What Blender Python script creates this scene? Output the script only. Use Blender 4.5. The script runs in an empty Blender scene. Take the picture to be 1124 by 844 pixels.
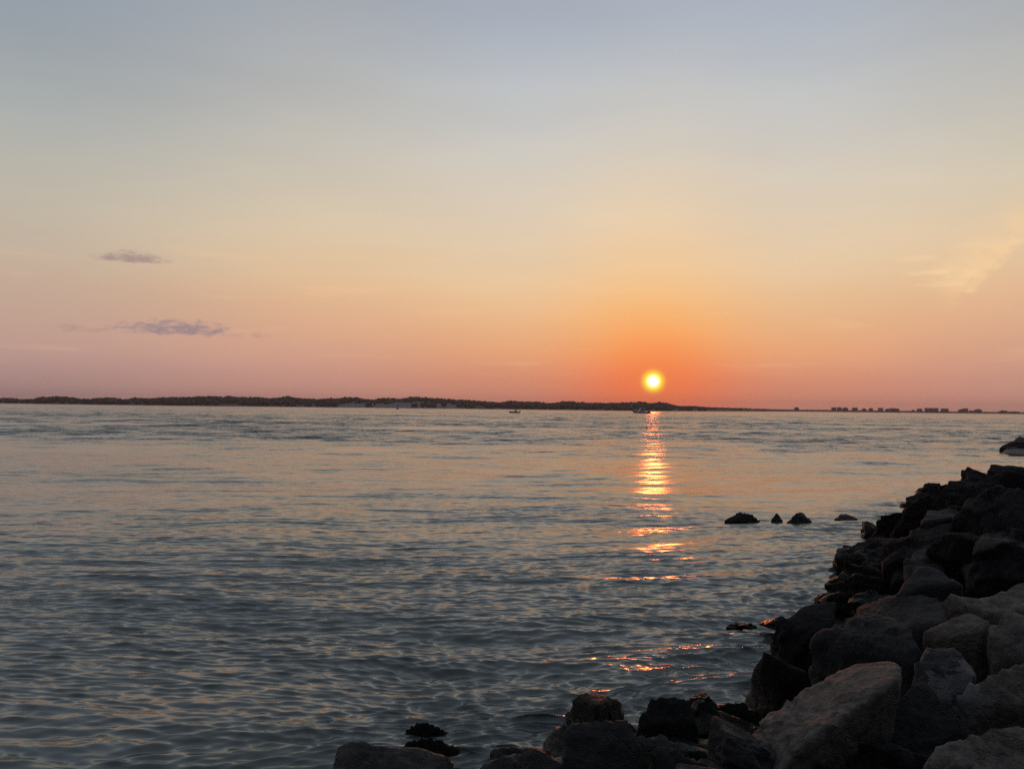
import bpy, bmesh, math, random
import numpy as np
from mathutils import Matrix, Vector

# ------------------------------------------------------------------ camera, sky, sun, exposure
scene = bpy.context.scene
COL = scene.collection
FPX, CX, CY, CAM_H = 910.0, 562.0, 422.0, 3.2
PITCH, ROLL = math.atan2(24.0, FPX), math.radians(0.66)
cam_data = bpy.data.cameras.new('camera')
cam_data.sensor_width = 36.0
cam_data.lens = 36.0 * FPX / 1124.0
cam_data.clip_start = 0.05
cam_data.clip_end = 20000
cam = bpy.data.objects.new('camera', cam_data)
COL.objects.link(cam)
ROT = (Matrix.Rotation(math.pi / 2 + PITCH, 4, 'X') @ Matrix.Rotation(ROLL, 4, 'Z'))
cam.matrix_world = Matrix.Translation((0, 0, CAM_H)) @ ROT
scene.camera = cam
R3 = np.array(ROT.to_3x3())

def ray(px, py):
    d = R3 @ np.array([(px - CX) / FPX, -(py - CY) / FPX, -1.0])
    return d / np.linalg.norm(d)

def at_z(px, py, z):
    d = ray(px, py)
    t = (z - CAM_H) / d[2]
    return np.array([0, 0, CAM_H]) + d * t

def at_r(px, py, r):
    d = ray(px, py)
    t = r / math.hypot(d[0], d[1])
    return np.array([0, 0, CAM_H]) + d * t

scene.view_settings.view_transform = 'Standard'
scene.view_settings.look = 'None'
scene.view_settings.exposure = 0.0
scene.view_settings.gamma = 1.0
scene.cycles.use_denoising = False
scene.cycles.max_bounces = 6
scene.cycles.volume_bounces = 0
scene.cycles.sample_clamp_indirect = 4.0
scene.cycles.sample_clamp_direct = 8.0

SUN = ray(717, 418.5)
SUN_EL = math.asin(SUN[2])
SUN_AZ = math.atan2(SUN[0], SUN[1])

def lin(rgb, a=1.0):
    o = []
    for c in rgb:
        c = c / 255.0
        o.append(c / 12.92 if c <= 0.04045 else ((c + 0.055) / 1.055) ** 2.4)
    return (*o, a)

world = bpy.data.worlds.new('World')
scene.world = world
world.use_nodes = True
wt = world.node_tree
wt.nodes.clear()

class G:
    """small helper to write node maths"""
    def __init__(self, tree): self.t = tree
    def n(self, kind, **kw):
        nd = self.t.nodes.new(kind)
        for k, v in kw.items(): setattr(nd, k, v)
        return nd
    def link(self, a, b): self.t.links.new(a, b)
    def put(self, sock, v):
        if hasattr(v, 'is_output'): self.link(v, sock)
        else: sock.default_value = v
    def m(self, op, a, b=None, c=None, clamp=False):
        nd = self.n('ShaderNodeMath', operation=op, use_clamp=clamp)
        self.put(nd.inputs[0], a)
        if b is not None: self.put(nd.inputs[1], b)
        if c is not None: self.put(nd.inputs[2], c)
        return nd.outputs[0]
    def ss(self, v, a, b, lo=0.0, hi=1.0, kind='SMOOTHSTEP'):
        nd = self.n('ShaderNodeMapRange', interpolation_type=kind)
        self.put(nd.inputs[0], v)
        for i, x in enumerate((a, b, lo, hi)): nd.inputs[i + 1].default_value = x
        return nd.outputs[0]
    def mix(self, f, a, b, blend='MIX'):
        nd = self.n('ShaderNodeMix', data_type='RGBA', blend_type=blend)
        self.put(nd.inputs[0], f); self.put(nd.inputs[6], a); self.put(nd.inputs[7], b)
        return nd.outputs[2]
    def ramp(self, v, stops, interp='LINEAR'):
        nd = self.n('ShaderNodeValToRGB')
        r = nd.color_ramp
        r.interpolation = interp
        while len(r.elements) < len(stops): r.elements.new(0.5)
        for e, (p, c) in zip(r.elements, stops): e.position = p
        for e, (p, c) in zip(r.elements, stops): e.color = c
        self.put(nd.inputs[0], v)
        return nd.outputs[0]
    def noise(self, vec, scale, detail=4.0, rough=0.5, dist=0.0):
        nd = self.n('ShaderNodeTexNoise')
        self.put(nd.inputs['Vector'], vec)
        nd.inputs['Scale'].default_value = scale; nd.inputs['Detail'].default_value = detail
        nd.inputs['Roughness'].default_value = rough; nd.inputs['Distortion'].default_value = dist
        return nd.outputs[0]
    def xyz(self, x, y, z):
        nd = self.n('ShaderNodeCombineXYZ')
        self.put(nd.inputs[0], x); self.put(nd.inputs[1], y); self.put(nd.inputs[2], z)
        return nd.outputs[0]

g = G(wt)
tc = g.n('ShaderNodeTexCoord')
nrm = g.n('ShaderNodeVectorMath', operation='NORMALIZE')
g.link(tc.outputs['Generated'], nrm.inputs[0])
sep = g.n('ShaderNodeSeparateXYZ'); g.link(nrm.outputs[0], sep.inputs[0])
DEG = 180 / math.pi
el = g.m('MULTIPLY', g.m('ARCSINE', sep.outputs[2]), DEG)
az = g.m('MULTIPLY', g.m('ARCTAN2', sep.outputs[0], sep.outputs[1]), DEG)
elc = g.m('MAXIMUM', el, 0.0)
pos = g.m('SQRT', g.m('DIVIDE', elc, 90.0))
dz = g.m('SUBTRACT', az, SUN_AZ * DEG)
dz = g.m('ABSOLUTE', g.m('SUBTRACT', g.m('MODULO', g.m('ADD', dz, 540.0), 360.0), 180.0))

def sky_ramp(stops):
    return g.ramp(pos, [(math.sqrt(e / 90.0), lin(c)) for e, c in stops], 'B_SPLINE')

ZEN = [(45, (150, 156, 168)), (90, (126, 133, 146))]
R0 = sky_ramp([(0, (236, 112, 84)), (2, (250, 126, 78)), (4, (253, 162, 94)), (6.2, (252, 182, 110)), (9, (248, 204, 150)),
               (15, (226, 210, 186)), (21, (195, 198, 199)), (26, (168, 176, 190))] + ZEN)
R10 = sky_ramp([(0, (202, 130, 114)), (2, (222, 146, 116)), (4, (236, 170, 122)), (6.2, (238, 187, 140)), (9, (236, 204, 163)),
                (15, (217, 207, 191)), (21, (190, 195, 199)), (26, (167, 175, 190))] + ZEN)
R22 = sky_ramp([(0, (182, 130, 120)), (2, (204, 150, 134)), (4, (219, 167, 140)), (6.2, (227, 178, 141)), (9, (232, 198, 157)),
                (13, (217, 202, 177)), (18, (195, 192, 183)), (26, (160, 168, 179))] + ZEN)
R41 = sky_ramp([(0, (150, 120, 122)), (2, (184, 148, 141)), (4, (195, 159, 146)), (7, (199, 173, 152)), (9, (198, 180, 160)),
                (13, (190, 184, 170)), (17, (171, 176, 174)), (26, (136, 149, 167))] + ZEN)
R180 = sky_ramp([(0, (44, 44, 52)), (5, (50, 48, 57)), (12, (54, 56, 67)), (30, (66, 72, 88)), (45, (96, 102, 116)), (90, (126, 133, 146))])
sky = g.mix(g.ss(dz, 0, 10), R0, R10)
sky = g.mix(g.ss(dz, 8, 24), sky, R22)
sky = g.mix(g.ss(dz, 20, 42), sky, R41)
sky = g.mix(g.ss(dz, 45, 120), sky, R180)
# light, slow unevenness of the high haze
uneven = g.noise(g.xyz(g.m('MULTIPLY', az, 0.05), g.m('MULTIPLY', el, 0.22), 0.0), 1.0, 3.0)
sky = g.mix(1.0, sky, g.ramp(uneven, [(0.3, (0.965, 0.965, 0.97, 1)), (0.7, (1.03, 1.03, 1.025, 1))]), 'MULTIPLY')

# clouds, each at its own direction
def ang(px, py):
    d = ray(px, py)
    return math.degrees(math.atan2(d[0], d[1])), math.degrees(math.asin(d[2]))
cn = g.noise(g.xyz(g.m('MULTIPLY', az, 0.55), g.m('MULTIPLY', el, 1.5), 3.0), 2.4, 8.0, 0.62)
cnf = g.m('SUBTRACT', cn, 0.5)
def cloud(px, py, wpx, hpx, strength, colour, soft=1.25, rough=3.4, flat=True):
    global sky
    a0, e0 = ang(px, py)
    u = g.m('DIVIDE', g.m('SUBTRACT', az, a0), wpx / FPX * DEG)
    v = g.m('DIVIDE', g.m('SUBTRACT', el, e0), hpx / FPX * DEG)
    if flat:   # flatter underside, bumpier top
        v = g.m('ADD', g.m('MULTIPLY', g.m('MAXIMUM', v, 0.0), 0.8), g.m('MULTIPLY', g.m('MINIMUM', v, 0.0), 1.6))
    d = g.m('SUBTRACT', 1.0, g.m('ADD', g.m('MULTIPLY', u, u), g.m('MULTIPLY', v, v)))
    d = g.m('ADD', d, g.m('MULTIPLY', cnf, rough))
    f = g.m('MULTIPLY', g.ss(d, 0.0, soft), strength)
    sky = g.mix(f, sky, lin(colour))
cloud(148, 285, 36, 7.5, 0.78, (160, 135, 133))
cloud(115, 283, 20, 6, 0.30, (170, 145, 140))
cloud(196, 363, 68, 10, 0.85, (150, 132, 140))
cloud(285, 369, 14, 4, 0.45, (185, 140, 128))
cloud(78, 361, 18, 5, 0.35, (160, 130, 128))
cloud(105, 364, 14, 3, 0.3, (165, 132, 128))
# the thin lit cirrus on the right: a soft fan with a bright lower edge, and a few wisps left of it
(a1, e1), (a2, e2) = ang(1066, 324), ang(1124, 268)
L = math.hypot(a2 - a1, e2 - e1); tx, ty = (a2 - a1) / L, (e2 - e1) / L
cw = g.noise(g.xyz(g.m('MULTIPLY', az, 0.5), g.m('MULTIPLY', el, 0.9), 7.3), 1.1, 7.0, 0.62, 0.3)
u = g.m('SUBTRACT', az, a1); v = g.m('SUBTRACT', el, e1)
along = g.m('ADD', g.m('MULTIPLY', u, tx), g.m('MULTIPLY', v, ty))
across = g.m('ADD', g.m('ADD', g.m('MULTIPLY', u, -ty), g.m('MULTIPLY', v, tx)), g.m('MULTIPLY', g.m('SUBTRACT', cw, 0.5), 1.3))
edge_ = g.m('MULTIPLY', g.ss(across, -0.15, 0.45), g.ss(across, 3.4, 0.3))
fan = g.m('MULTIPLY', edge_, g.m('MULTIPLY', g.ss(along, -1.8, 0.8), g.ss(along, 9.0, 2.0)))
fan = g.m('MULTIPLY', fan, g.ss(cw, 0.25, 0.7))
sky = g.mix(g.m('MULTIPLY', fan, 0.85), sky, lin((253, 212, 158)))
for px_, py_, w_, h_, k_ in ((1010, 284, 26, 5, 0.45), (1022, 299, 34, 4, 0.5), (1040, 311, 34, 4, 0.5), (1085, 268, 40, 5, 0.3), (1050, 296, 40, 12, 0.35)):
    cloud(px_, py_, w_, h_, k_, (250, 214, 170), 1.4, 2.6, False)
streak = g.noise(g.xyz(g.m('MULTIPLY', az, 0.10), g.m('MULTIPLY', el, 1.1), 1.7), 1.0, 4.0, 0.55)
sf = g.m('MULTIPLY', g.m('MULTIPLY', g.ss(streak, 0.55, 0.75), g.m('MULTIPLY', g.ss(el, 1.0, 4.0), g.ss(el, 14.0, 7.0))), 0.22)
sky = g.mix(sf, sky, lin((255, 205, 150)))

# the sun's disc and the bright air right around it
dotn = g.n('ShaderNodeVectorMath', operation='DOT_PRODUCT')
g.link(nrm.outputs[0], dotn.inputs[0]); dotn.inputs[1].default_value = tuple(SUN)
sd = g.m('MULTIPLY', g.m('ARCCOSINE', g.m('MINIMUM', dotn.outputs['Value'], 1.0)), DEG)
halo = g.ss(sd, 7.0, 0.5)
sky = g.mix(g.m('MULTIPLY', g.m('POWER', halo, 2.0), 0.34), sky, lin((255, 128, 62)))
sp = g.m('DIVIDE', sd, 1.2)
disc = g.ramp(sp, [(0.0, (3.0, 2.8, 2.2, 1)), (0.24, (2.2, 1.9, 1.0, 1)), (0.38, (1.6, 1.05, 0.16, 1)), (0.55, (1.15, 0.70, 0.04, 1)), (0.8, (1.0, 0.36, 0.07, 1))], 'EASE')
sky = g.mix(g.ss(sp, 0.98, 0.30), sky, disc)

bg = g.n('ShaderNodeBackground'); g.link(sky, bg.inputs[0]); bg.inputs[1].default_value = 1.0
wo = g.n('ShaderNodeOutputWorld'); g.link(bg.outputs[0], wo.inputs[0])

sun_data = bpy.data.lights.new('sun', 'SUN')
sun_data.energy = 0.4
sun_data.angle = math.radians(0.6)
sun_data.color = (1.0, 0.16, 0.035)
sun = bpy.data.objects.new('sun', sun_data)
COL.objects.link(sun)
sun.rotation_euler = Vector(tuple(SUN)).to_track_quat('Z', 'Y').to_euler()

# ------------------------------------------------------------------ helpers
rnd = random.Random(11)
rng = np.random.default_rng(5)

def tag(o, label=None, cat=None, group=None, kind=None):
    if label: o['label'] = label
    if cat: o['category'] = cat
    if group: o['group'] = group
    if kind: o['kind'] = kind
    return o

def mesh_np(name, verts, faces, mat, smooth=True, parent=None):
    """verts (n,3), faces (m,k) arrays -> one linked object"""
    me = bpy.data.meshes.new(name)
    verts = np.ascontiguousarray(verts, dtype=np.float32); faces = np.ascontiguousarray(faces, dtype=np.int32)
    m, k = faces.shape
    me.vertices.add(len(verts)); me.vertices.foreach_set('co', verts.ravel())
    me.loops.add(m * k); me.loops.foreach_set('vertex_index', faces.ravel())
    me.polygons.add(m)
    me.polygons.foreach_set('loop_start', np.arange(0, m * k, k, dtype=np.int32))
    me.polygons.foreach_set('loop_total', np.full(m, k, dtype=np.int32))
    me.polygons.foreach_set('use_smooth', np.full(m, smooth, dtype=bool))
    me.update(calc_edges=True); me.validate()
    if mat: me.materials.append(mat)
    o = bpy.data.objects.new(name, me)
    COL.objects.link(o)
    if parent: o.parent = parent
    return o

def hash3(ix, iy, iz, seed):
    h = (ix.astype(np.int64) * 374761393 + iy.astype(np.int64) * 668265263 + iz.astype(np.int64) * 2147483647 + seed * 1274126177) & 0xFFFFFFFF
    h = ((h ^ (h >> 13)) * 1274126177) & 0xFFFFFFFF
    h = h ^ (h >> 16)
    return (h & 0xFFFF) / 65535.0

def vnoise(p, seed=0):
    i = np.floor(p).astype(np.int64); f = p - i
    f = f * f * f * (f * (f * 6 - 15) + 10)
    out = 0
    for dx in (0, 1):
        for dy in (0, 1):
            for dz_ in (0, 1):
                w = (f[:, 0] if dx else 1 - f[:, 0]) * (f[:, 1] if dy else 1 - f[:, 1]) * (f[:, 2] if dz_ else 1 - f[:, 2])
                out = out + w * hash3(i[:, 0] + dx, i[:, 1] + dy, i[:, 2] + dz_, seed)
    return out * 2 - 1

def fbm(p, octaves=4, seed=0, gain=0.5):
    a, s, t = 1.0, 0, 0
    for k in range(octaves):
        s = s + a * vnoise(p * (2.03 ** k) + 17.1 * k, seed + k); t += a; a *= gain
    return s / t

_ico = {}
def ico(level):
    if level not in _ico:
        bm = bmesh.new()
        bmesh.ops.create_icosphere(bm, subdivisions=level, radius=1.0)
        v = np.array([x.co[:] for x in bm.verts]); f = np.array([[x.index for x in p.verts] for p in bm.faces])
        bm.free(); _ico[level] = (v, f)
    return _ico[level]

def principled(name, **kw):
    m = bpy.data.materials.new(name); m.use_nodes = True
    p = m.node_tree.nodes['Principled BSDF']
    for k, v in kw.items(): p.inputs[k].default_value = v
    return m, G(m.node_tree), p

# ------------------------------------------------------------------ materials
def rock_material(name, dark, light, patch, spec=0.3, lich=0.60, crust=None):
    m, q, p = principled(name)
    geo = q.n('ShaderNodeNewGeometry'); tcn = q.n('ShaderNodeTexCoord'); oi = q.n('ShaderNodeObjectInfo')
    P = geo.outputs['Position']
    sx = q.n('ShaderNodeSeparateXYZ'); q.link(P, sx.inputs[0])
    n1 = q.noise(P, 2.2, 6, 0.6)
    n2 = q.noise(P, 14.0, 6, 0.65)
    n3 = q.noise(P, 70.0, 4, 0.6)
    base = q.ramp(n1, [(0.3, (*dark, 1)), (0.7, (*light, 1))])
    base = q.mix(0.8, base, q.ramp(n2, [(0.32, (0.35, 0.36, 0.38, 1)), (0.5, (0.95, 0.95, 0.95, 1)), (0.68, (1.6, 1.55, 1.5, 1))]), 'MULTIPLY')
    base = q.mix(0.3, base, q.ramp(n3, [(0.3, (0.6, 0.6, 0.6, 1)), (0.75, (1.4, 1.4, 1.4, 1))]), 'MULTIPLY')
    # pale crusts of lichen and old barnacles
    pn = q.noise(P, 3.4, 7, 0.7, 0.3)
    base = q.mix(q.m('MULTIPLY', q.ss(pn, lich, lich + 0.07), patch), base, (0.22, 0.215, 0.20, 1))
    if crust:      # one rough pale crust of its own on this stone
        ds = q.n('ShaderNodeVectorMath', operation='DISTANCE'); q.link(P, ds.inputs[0]); ds.inputs[1].default_value = crust[0]
        cd = q.m('ADD', ds.outputs['Value'], q.m('MULTIPLY', q.m('SUBTRACT', n2, 0.5), 0.5))
        base = q.mix(q.m('MULTIPLY', q.ss(cd, crust[1], crust[1] * 0.75), 0.85), base, (0.30, 0.30, 0.285, 1))
    # dark veins
    vo = q.n('ShaderNodeTexVoronoi', feature='DISTANCE_TO_EDGE'); vo.inputs['Scale'].default_value = 1.3
    dv = q.n('ShaderNodeTexNoise'); q.link(P, dv.inputs['Vector']); dv.inputs['Scale'].default_value = 2.5; dv.inputs['Detail'].default_value = 5
    av = q.n('ShaderNodeVectorMath', operation='MULTIPLY_ADD'); q.link(dv.outputs['Color'], av.inputs[0]); av.inputs[1].default_value = (0.9, 0.9, 0.9); q.link(P, av.inputs[2]); q.link(av.outputs[0], vo.inputs['Vector'])
    # wet weed-dark band above the water
    wl = q.m('ADD', sx.outputs[2], q.m('MULTIPLY', q.m('SUBTRACT', n1, 0.5), 0.7))
    wet = q.ss(wl, 0.62, 0.22)
    base = q.mix(wet, base, q.ramp(n2, [(0.4, (0.008, 0.009, 0.008, 1)), (0.65, (0.020, 0.023, 0.012, 1))]))
    hv = q.n('ShaderNodeHueSaturation'); q.link(base, hv.inputs['Color'])
    q.link(q.ss(oi.outputs['Random'], 0, 1, 0.7, 1.25, 'LINEAR'), hv.inputs['Value'])
    q.link(hv.outputs[0], p.inputs['Base Color'])
    q.link(q.m('SUBTRACT', 0.85, q.m('MULTIPLY', wet, 0.45)), p.inputs['Roughness'])
    q.link(q.m('ADD', spec, q.m('MULTIPLY', wet, 0.06)), p.inputs['Specular IOR Level'])
    h = q.m('ADD', q.m('MULTIPLY', n2, 1.0), q.m('MULTIPLY', n3, 0.35))
    h = q.m('ADD', h, q.m('MULTIPLY', q.ss(vo.outputs[0], 0.0, 0.02), 0.25))
    b = q.n('ShaderNodeBump'); b.inputs['Strength'].default_value = 0.9; b.inputs['Distance'].default_value = 0.06
    q.link(h, b.inputs['Height']); q.link(b.outputs[0], p.inputs['Normal'])
    return m

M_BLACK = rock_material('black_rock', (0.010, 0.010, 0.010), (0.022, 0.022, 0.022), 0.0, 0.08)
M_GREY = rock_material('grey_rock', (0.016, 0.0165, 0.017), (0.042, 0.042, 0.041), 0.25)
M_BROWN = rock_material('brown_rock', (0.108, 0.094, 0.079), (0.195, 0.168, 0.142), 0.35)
M_CRUST = rock_material('crusted_rock', (0.035, 0.037, 0.036), (0.08, 0.08, 0.078), 1.0, 0.3, 0.50)
M_BROWN_CRUST = rock_material('brown_rock_with_crust', (0.108, 0.094, 0.079), (0.195, 0.168, 0.142), 0.35, 0.3, 0.60, (tuple(at_z(1062, 766, 0.95)), 0.26))
M_BED, _q, _p = principled('rubble_bed'); _p.inputs['Base Color'].default_value = (0.015, 0.015, 0.014, 1); _p.inputs['Roughness'].default_value = 1.0; _p.inputs['Specular IOR Level'].default_value = 0.05

# ------------------------------------------------------------------ sea
def hband(y):   # rough water far out, a calm tongue in the middle distance, choppy again near the rocks
    return np.interp(y, [0, 12, 20, 28, 36, 52, 66, 85, 140, 400, 900], [1.2, 1.05, 0.76, 0.58, 0.48, 0.5, 0.9, 1.5, 1.9, 1.9, 1.2])

WL = np.array([(-40, -14), (-14, 1.5), (-6, 5.6), (-1.9, 6.9), (0.3, 8.3), (1.4, 8.6), (2.6, 9.2), (4.2, 11.2), (5.6, 14.0), (7.6, 18), (9.6, 22.3), (12.8, 28.0), (17.5, 32.5), (23, 38), (31, 47), (39, 58), (42.6, 66), (43.6, 71), (46.5, 76), (60, 92), (85, 120)], float)
def build_sea():
    r = [2.5]
    while r[-1] < 32: r.append(r[-1] * 1.0017 + 0.001)
    while r[-1] < 760: r.append(r[-1] * 1.0026)
    nw = len(r)
    while r[-1] < 2300: r.append(r[-1] * 1.05)
    r = np.array(r)
    fine = np.linspace(math.radians(-41), math.radians(41), 860)
    a = np.concatenate([np.linspace(-math.pi, fine[0], 60)[:-1], fine, np.linspace(fine[-1], math.pi, 60)[1:]])
    RR, AA = np.meshgrid(r, a, indexing='ij')
    X = (RR * np.sin(AA)).ravel(); Y = (RR * np.cos(AA)).ravel()
    rr = RR.ravel()
    dr = np.where(rr < 32, rr * 0.0018, rr * 0.0027)
    H = np.zeros_like(X); DX = np.zeros_like(X); DY = np.zeros_like(X)
    p3 = np.stack([X * 0.028 + 3, Y * 0.05, np.full_like(X, 0.5)], 1)
    patch = fbm(p3, 3, 21)
    p4 = np.stack([X * 0.11 + 3, Y * 0.22, np.full_like(X, 4.5)], 1)
    patch2 = fbm(p4, 3, 41)
    chop = np.clip(hband(Y) * (1.0 + 1.3 * patch + 1.0 * patch2), 0.22, 2.4)
    near = np.zeros_like(X); sel = (rr < 45) & (Y > 1)
    xs, ys = X[sel], Y[sel]; dd = np.full(len(xs), 1e9)
    for a_, b_ in zip(WL[:-1], WL[1:]):
        ab = b_ - a_; t = np.clip(((xs - a_[0]) * ab[0] + (ys - a_[1]) * ab[1]) / (ab @ ab), 0, 1)
        dd = np.minimum(dd, np.hypot(xs - a_[0] - ab[0] * t, ys - a_[1] - ab[1] * t))
    near[sel] = np.clip(1 - dd / 1.9, 0, 1)
    chop = chop + 0.8 * near
    foam = near * np.clip(fbm(np.stack([X * 1.1, Y * 1.9, 0 * X], 1), 4, 61, 0.6) * 2.6 + 0.25, 0, 1)
    # currents bend the crests: a slow warp of the wave field
    wp = np.stack([X * 0.10, Y * 0.10, 0 * X + 2.2], 1)
    YW = Y + 2.4 * vnoise(wp, 71) + 0.5 * vnoise(wp * 3.1, 72); XW = X + 1.2 * vnoise(wp, 73)
    rs = np.random.default_rng(91)
    comps = []
    far_rip = np.interp(Y, [40, 62, 90, 500, 900], [0, 0.35, 1.0, 1.0, 0.6]) * np.clip(0.75 + 1.1 * patch, 0.1, 1.6)
    for lam0, n, slope, spread in ((9.0, 6, 0.012, 8), (5.0, 8, 0.022, 8), (2.4, 12, 0.048, 9), (1.35, 20, 0.040, 10), (0.72, 28, 0.038, 11), (0.38, 40, 0.058, 12), (0.2, 40, 0.100, 14), (0.115, 40, 0.100, 18), (4.2, 14, 0.10, 14), (2.1, 18, 0.11, 16)):
        for k in range(n):
            lam = lam0 * rs.uniform(0.72, 1.4)
            th = math.radians(rs.normal(7, spread))     # towards the camera and a little to the right
            comps.append((lam, th, slope / math.sqrt(n) * 1.41 * lam / (2 * math.pi), rs.uniform(0, 6.283), lam0))
    for lam, th, A, ph, lam0 in comps:
        k = 2 * math.pi / lam
        dx, dy = math.sin(th), -math.cos(th)
        sel = lam > 2.0 * dr
        if not sel.any(): continue
        x, y = XW[sel], YW[sel]
        fade = np.clip((lam / dr[sel] - 2.2) / 2.5, 0, 1)
        c = chop[sel] if lam0 < 2 else (0.55 + 0.45 * chop[sel])
        if lam0 in (4.2, 2.1): c = far_rip[sel]
        amp = A * fade * c
        arg = k * (dx * x + dy * y) + ph
        s = np.sin(arg)
        H[sel] += amp * s
        co = np.cos(arg) * amp * 0.6
        DX[sel] += dx * co; DY[sel] += dy * co
    X2 = X - 0 + DX; Y2 = Y + DY
    edge = np.clip((700 - rr) / 200, 0, 1)
    V = np.stack([X2, Y2, H * edge], 1)
    na, nr = len(a), len(r)
    i = np.arange(nr - 1)[:, None] * na + np.arange(na - 1)[None, :]
    F = np.stack([i, i + 1, i + na + 1, i + na], -1).reshape(-1, 4)[:, ::-1]
    # the middle
    m, q, p = principled('sea_water', **{'Roughness': 0.18, 'IOR': 1.62})
    geo = q.n('ShaderNodeNewGeometry')
    at = q.n('ShaderNodeAttribute', attribute_name='chop')
    def slopes(scale, stretch, amp, dist=0.4):
        mp = q.n('ShaderNodeMapping'); q.link(geo.outputs['Position'], mp.inputs[0]); mp.inputs['Scale'].default_value = (stretch, 1.0, 1.0)
        mp.inputs['Rotation'].default_value = (0, 0, math.radians(6))
        nz = q.n('ShaderNodeTexNoise'); q.link(mp.outputs[0], nz.inputs['Vector'])
        nz.inputs['Scale'].default_value = scale; nz.inputs['Detail'].default_value = 1.5; nz.inputs['Distortion'].default_value = dist
        v = q.n('ShaderNodeVectorMath', operation='MULTIPLY_ADD'); q.link(nz.outputs['Color'], v.inputs[0])
        v.inputs[1].default_value = (amp * 0.8, amp, 0.0); v.inputs[2].default_value = (-amp * 0.4, -amp * 0.5, 0.0)
        return v.outputs[0]
    def vadd(a, b_):
        v = q.n('ShaderNodeVectorMath', operation='ADD'); q.link(a, v.inputs[0]); q.link(b_, v.inputs[1]); return v.outputs[0]
    sl = vadd(vadd(slopes(1.3, 0.28, 0.30), slopes(4.0, 0.25, 0.52)), slopes(11.0, 0.28, 0.55))
    sc = q.n('ShaderNodeVectorMath', operation='SCALE'); q.link(sl, sc.inputs[0]); q.link(at.outputs['Fac'], sc.inputs['Scale'])
    nn = q.n('ShaderNodeVectorMath', operation='NORMALIZE'); q.link(vadd(geo.outputs['Normal'], sc.outputs[0]), nn.inputs[0])
    q.link(nn.outputs[0], p.inputs['Normal'])
    fo = q.n('ShaderNodeAttribute', attribute_name='foam')
    fn = q.noise(geo.outputs['Position'], 16.0, 5, 0.7, 0.5)
    ff = q.m('MULTIPLY', q.ss(fn, 0.50, 0.66), fo.outputs['Fac'])
    q.link(q.mix(q.m('MULTIPLY', ff, 0.55), (0.080, 0.106, 0.092, 1), (0.38, 0.39, 0.38, 1)), p.inputs['Base Color'])
    q.link(q.m('ADD', 0.18, q.m('MULTIPLY', ff, 0.4)), p.inputs['Roughness'])
    o = mesh_np('sea', V, F, m)
    at_ = o.data.attributes.new('chop', 'FLOAT', 'POINT'); at_.data.foreach_set('value', (chop * np.interp(Y, [7, 14, 40, 90], [0.6, 0.8, 0.95, 1.25])).astype(np.float32))
    at_ = o.data.attributes.new('foam', 'FLOAT', 'POINT'); at_.data.foreach_set('value', foam.astype(np.float32))
    tag(o, kind='structure')
    return o
build_sea()

# ------------------------------------------------------------------ far shore: dunes, scrub, low strip, houses
PROF = [(-700, 4.5), (-300, 5), (0, 5.6), (35, 6.2), (62, 9.0), (80, 8.6), (100, 7.0), (130, 8.2), (170, 9.0), (200, 13), (225, 14.3), (245, 13), (262, 11.8), (300, 12.2), (345, 13), (360, 12),
        (390, 14.5), (415, 12), (428, 12.5), (440, 15), (460, 15), (480, 14), (500, 12), (545, 11.3), (600, 10.4), (660, 10.2), (690, 11), (705, 12), (725, 11),
        (745, 8), (765, 6), (800, 4.6), (830, 3.2), (870, 2.6), (950, 2.4), (1124, 2.1), (1500, 2.4), (2100, 3)]
DIST = [(-700, 1250), (-100, 1150), (0, 1050), (150, 900), (700, 880), (780, 1000), (900, 1500), (1124, 1700), (2100, 2000)]
def prof(px):
    h = np.interp(px, *zip(*PROF)); d = np.interp(px, *zip(*DIST)); return h * d / FPX, d
def px_az(px): return np.arctan((px - CX) / FPX)
PXS = np.linspace(-650, 1900, 1300)

def ground_z(px, off):
    """terrain height a distance off behind the waterline"""
    h, d = prof(px)
    low = np.interp(px, [720, 820], [0.0, 1.0])
    crest = h * (0.58 * (1 - low) + 0.80 * low)
    return np.interp(off, [-12, 0, 6, 14], [-1.2, 0, 0.5, 0.9]) * np.minimum(1, crest / 1.0) + (crest - 0.9) * np.clip((off - 14) / 70, 0, 1) ** 0.8 * np.interp(off, [120, 260], [1, 0.2])

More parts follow.
